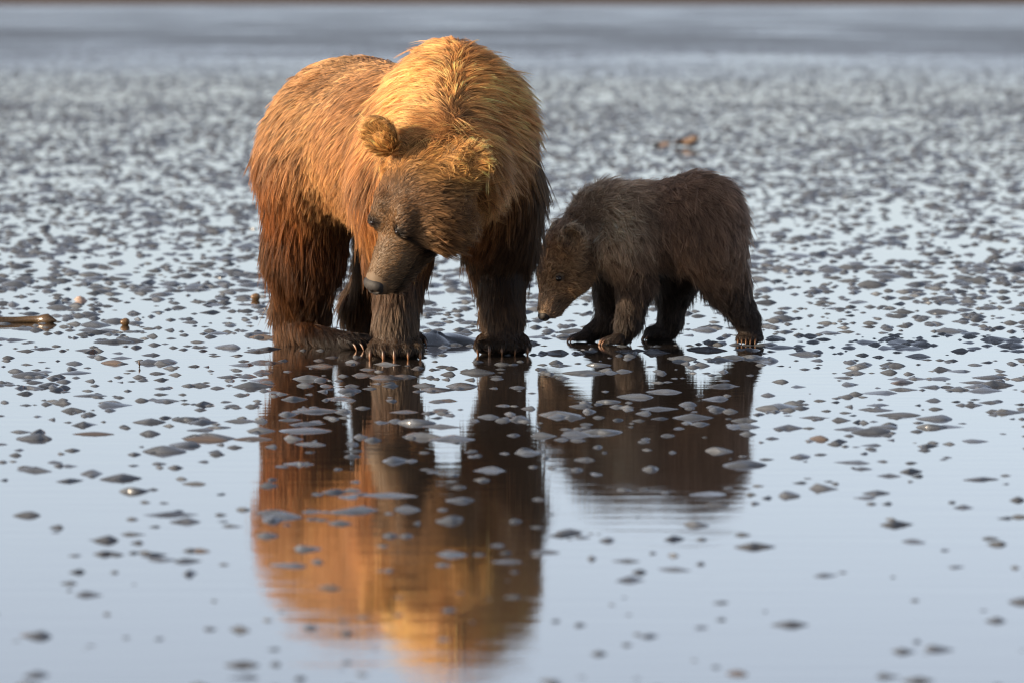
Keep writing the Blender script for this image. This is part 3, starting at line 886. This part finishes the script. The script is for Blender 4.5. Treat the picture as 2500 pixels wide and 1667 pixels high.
def mounds():
    p, w, h, yaw = scatter()
    D = p[:, 1] - CAM[1]
    rg = np.random.default_rng(8)
    # the 300 that show largest in the picture
    inframe = (np.abs(p[:, 0]) < 0.5 * 2500 / FPX * D - 0.02) & (D > CAM[2] * FPX / 1677.0) & (D < 24)
    score = np.where(inframe, w / D, 0)
    big = np.argsort(-score)[:300]
    isbig = np.zeros(len(p), bool); isbig[big] = True
    var = []
    for k in range(24):
        v, f = mound(22, 6, rg, rg.uniform(0.45, 0.95))
        var.append(mesh_np('mud_mound', v, f, MAT_BROWN if k == 5 else MAT_MUD))
    for n, i in enumerate(big):
        k = n % 24
        o = link('mud_mound', var[k])
        o.location = (p[i, 0], p[i, 1], 0.0)
        o.rotation_euler = (0, 0, yaw[i])
        o.scale = (w[i] * 1.15, w[i] * rg.uniform(0.7, 1.3), h[i])
        if k == 5:
            tag(o, 'dull brown mud lump among the grey ones', 'mud lump', 'brown mud lumps on the flat')
        else:
            x, y = p[i]
            size = 'broad' if w[i] > 0.07 else 'small'
            if y < -0.2 and -0.95 < x < 0.05: where = 'in the still water in front of the adult bear'
            elif y < 0.5 and 0.05 <= x < 0.85: where = 'in the still water in front of the cub'
            elif y > -0.2: where = 'on the mud level with the bears' if y < 1.2 else 'on the mud beyond the bears'
            else: where = 'in open water away from both bears'
            tag(o, f'{size} low grey mud lump {where}', 'mud lump', f'{size} mud lumps {where}')
    # the rest, one mass
    rest = ~isbig
    vs, fs, base = [], [], 0
    for (lo, hi, ns, rn) in ((0, 30, 12, 3), (30, 1e9, 7, 2)):
        sel = np.where(rest & (D >= lo) & (D < hi))[0]
        for k in range(10):
            v, f = mound(ns, rn, rg, rg.uniform(0.5, 0.95))
            ii = sel[k::10]
            c, s = np.cos(yaw[ii]), np.sin(yaw[ii])
            x = v[None, :, 0] * w[ii, None]; y = v[None, :, 1] * w[ii, None] * rg.uniform(0.7, 1.3, len(ii))[:, None]
            vv = np.stack([x * c[:, None] - y * s[:, None] + p[ii, 0:1], x * s[:, None] + y * c[:, None] + p[ii, 1:2], v[None, :, 2] * h[ii, None]], -1)
            ff = f[None] + (np.arange(len(ii)) * len(v))[:, None, None] + base
            vs.append(vv.reshape(-1, 3)); fs.append(ff.reshape(-1, 3)); base += len(ii) * len(v)
    o = link('mud_lumps', mesh_np('mud_lumps', np.concatenate(vs), np.concatenate(fs), MAT_MUD))
    tag(o, 'thousands of small grey mud lumps strewn over the wet flat', 'mud lumps', kind='stuff')
    print('mounds', len(p), 'tris', sum(len(x) for x in fs))
mounds()

# ================================================================== other things on the flat
def tube(name, pts, rads, mat, ns=12, flat=1.0):
    pts = [np.array(p, float) for p in pts]; v, f = [], []
    for i, p in enumerate(pts):
        d = unit(pts[min(i + 1, len(pts) - 1)] - pts[max(i - 1, 0)]); sx = unit(np.cross(d, (0, 0, 1))); sz = np.cross(sx, d)
        for j in range(ns):
            a = 2 * math.pi * j / ns
            v.append(p + rads[i] * (math.cos(a) * sx + flat * math.sin(a) * sz))
    for i in range(len(pts) - 1):
        for j in range(ns): f.append((i * ns + j, i * ns + (j + 1) % ns, (i + 1) * ns + (j + 1) % ns, (i + 1) * ns + j))
    return mesh_np(name, v, np.array(f)[:, ::-1], mat)

def extras():
    rg = np.random.default_rng(2)
    # churned mud between the adult's forepaws
    v, f = mound(40, 12, rg, 0.8)
    v[:, 2] += 0.10 * np.sin(v[:, 0] * 17 + v[:, 1] * 9) * (v[:, 2] > 0.05)
    o = link('mud_ridge', mesh_np('mud_ridge', v, f, MAT_MUD)); c = G(1010, 786)
    o.location = (c[0], c[1], 0); o.scale = (0.30, 0.62, 0.036); o.rotation_euler = (0, 0, 0.25)
    tag(o, 'smooth churned mud ridge between the forepaws of the adult bear', 'mud ridge')
    # kelp stalk
    kelp = gloss_mat('kelp_skin', (0.085, 0.055, 0.030), 0.22)
    e = G(130, 742); n = 26; P, Rr = [], []
    for i in range(n):
        t = i / (n - 1) * 0.42
        P.append(e + np.array([-t, 0.02 * math.sin(t * 14) + 0.1 * t, 0.008 + 0.004 * math.sin(t * 22)]))
        Rr.append(0.0125 + 0.010 * math.exp(-((t - 0.035) / 0.022) ** 2) + 0.006 * min(1, max(0, t - 0.14) * 14))
    Rr[0] = 0.002; Rr[1] = 0.013
    tag(link('kelp_stalk', tube('kelp_stalk', P, Rr, kelp)), 'smooth brown kelp stalk with a swollen end lying in the water', 'kelp')
    # driftwood far off
    wood = gloss_mat('driftwood', (0.10, 0.062, 0.040), 0.6)
    for (x0, y0, x1, y1, r, lab) in ((1548, 338, 1606, 330, 0.030, 'brown driftwood stick with a raised end on the far mud behind the cub'), (1498, 336, 1540, 340, 0.020, 'short low driftwood stick beside the raised one behind the cub')):
        a, b_ = G(x0, y0), G(x1, y0)
        q = [a + (b_ - a) * t + np.array([0, 0.1 * math.sin(5 * t), r * 0.6 + (0.05 * t if r > 0.025 else 0) + 0.008 * math.sin(9 * t)]) for t in np.linspace(0, 1, 9)]
        tag(link('driftwood', tube('driftwood', q, r * np.array([.3, .7, .9, .8, 1, 1.1, 1.0, .8, .2]), wood)), lab, 'driftwood', 'driftwood on the far mud')
    # round pebbles
    peb = gloss_mat('pebble_stone', (0.13, 0.075, 0.035), 0.35)
    for (x, y, r, lab) in ((286, 747, 0.0170, 'round brown pebble standing clear of the water near the kelp stalk'), (586, 690, 0.0185, 'round tan pebble just behind the hind leg of the adult bear')):
        bm = bmesh.new(); bmesh.ops.create_icosphere(bm, subdivisions=3, radius=r)
        for q in bm.verts:
            q.co *= 1 + 0.12 * math.sin(q.co.x * 130 + q.co.y * 90) + 0.06 * math.sin(q.co.z * 200)
            q.co.z *= 0.85
        for q in bm.faces: q.smooth = True
        me = bpy.data.meshes.new('pebble'); bm.to_mesh(me); bm.free(); me.materials.append(peb)
        o = link('pebble', me); c = G(x, y); o.location = (c[0], c[1], r * 0.62); tag(o, lab, 'pebble')
    # pale clam shell
    shm = gloss_mat('shell', (0.42, 0.30, 0.24), 0.25)
    nr, nsg = 8, 28; v = [(0, 0, 0.0)]; f = []
    for i in range(1, nr + 1):
        t = i / nr
        for j in range(nsg):
            a = 2 * math.pi * j / nsg
            rr = t * (1 + 0.03 * math.cos(14 * a) * t)
            v.append((rr * math.cos(a) - 0.25 * (1 - t), rr * math.sin(a) * 0.8, 0.55 * (1 - t ** 2.2) + 0.03 * math.sin(i * 2.0)))
    for j in range(nsg): f.append((0, 1 + j, 1 + (j + 1) % nsg))
    for i in range(nr - 1):
        for j in range(nsg):
            a, b_ = 1 + i * nsg + j, 1 + i * nsg + (j + 1) % nsg
            f += [(a, a + nsg, b_ + nsg), (a, b_ + nsg, b_)]
    v[0] = (-0.25, 0, 0.56)
    o = link('shell', mesh_np('shell', v, f, shm)); c = G(186, 692); o.location = (c[0], c[1], 0.002); o.scale = (0.027, 0.027, 0.030); o.rotation_euler = (0.25, 0.1, 0.4)
    tag(o, 'pale pinkish clam shell lying among the grey mud lumps', 'shell')
    # upright twig
    tw = G(320, 843)
    tag(link('twig', tube('twig', [tw + np.array([0, 0, -0.003]), tw + np.array([0.001, 0, 0.008]), tw + np.array([-0.001, 0, 0.020])], [0.0045, 0.0035, 0.001], peb, 8)), 'tiny upright brown twig poking from the water in front of the kelp stalk', 'twig')
extras()
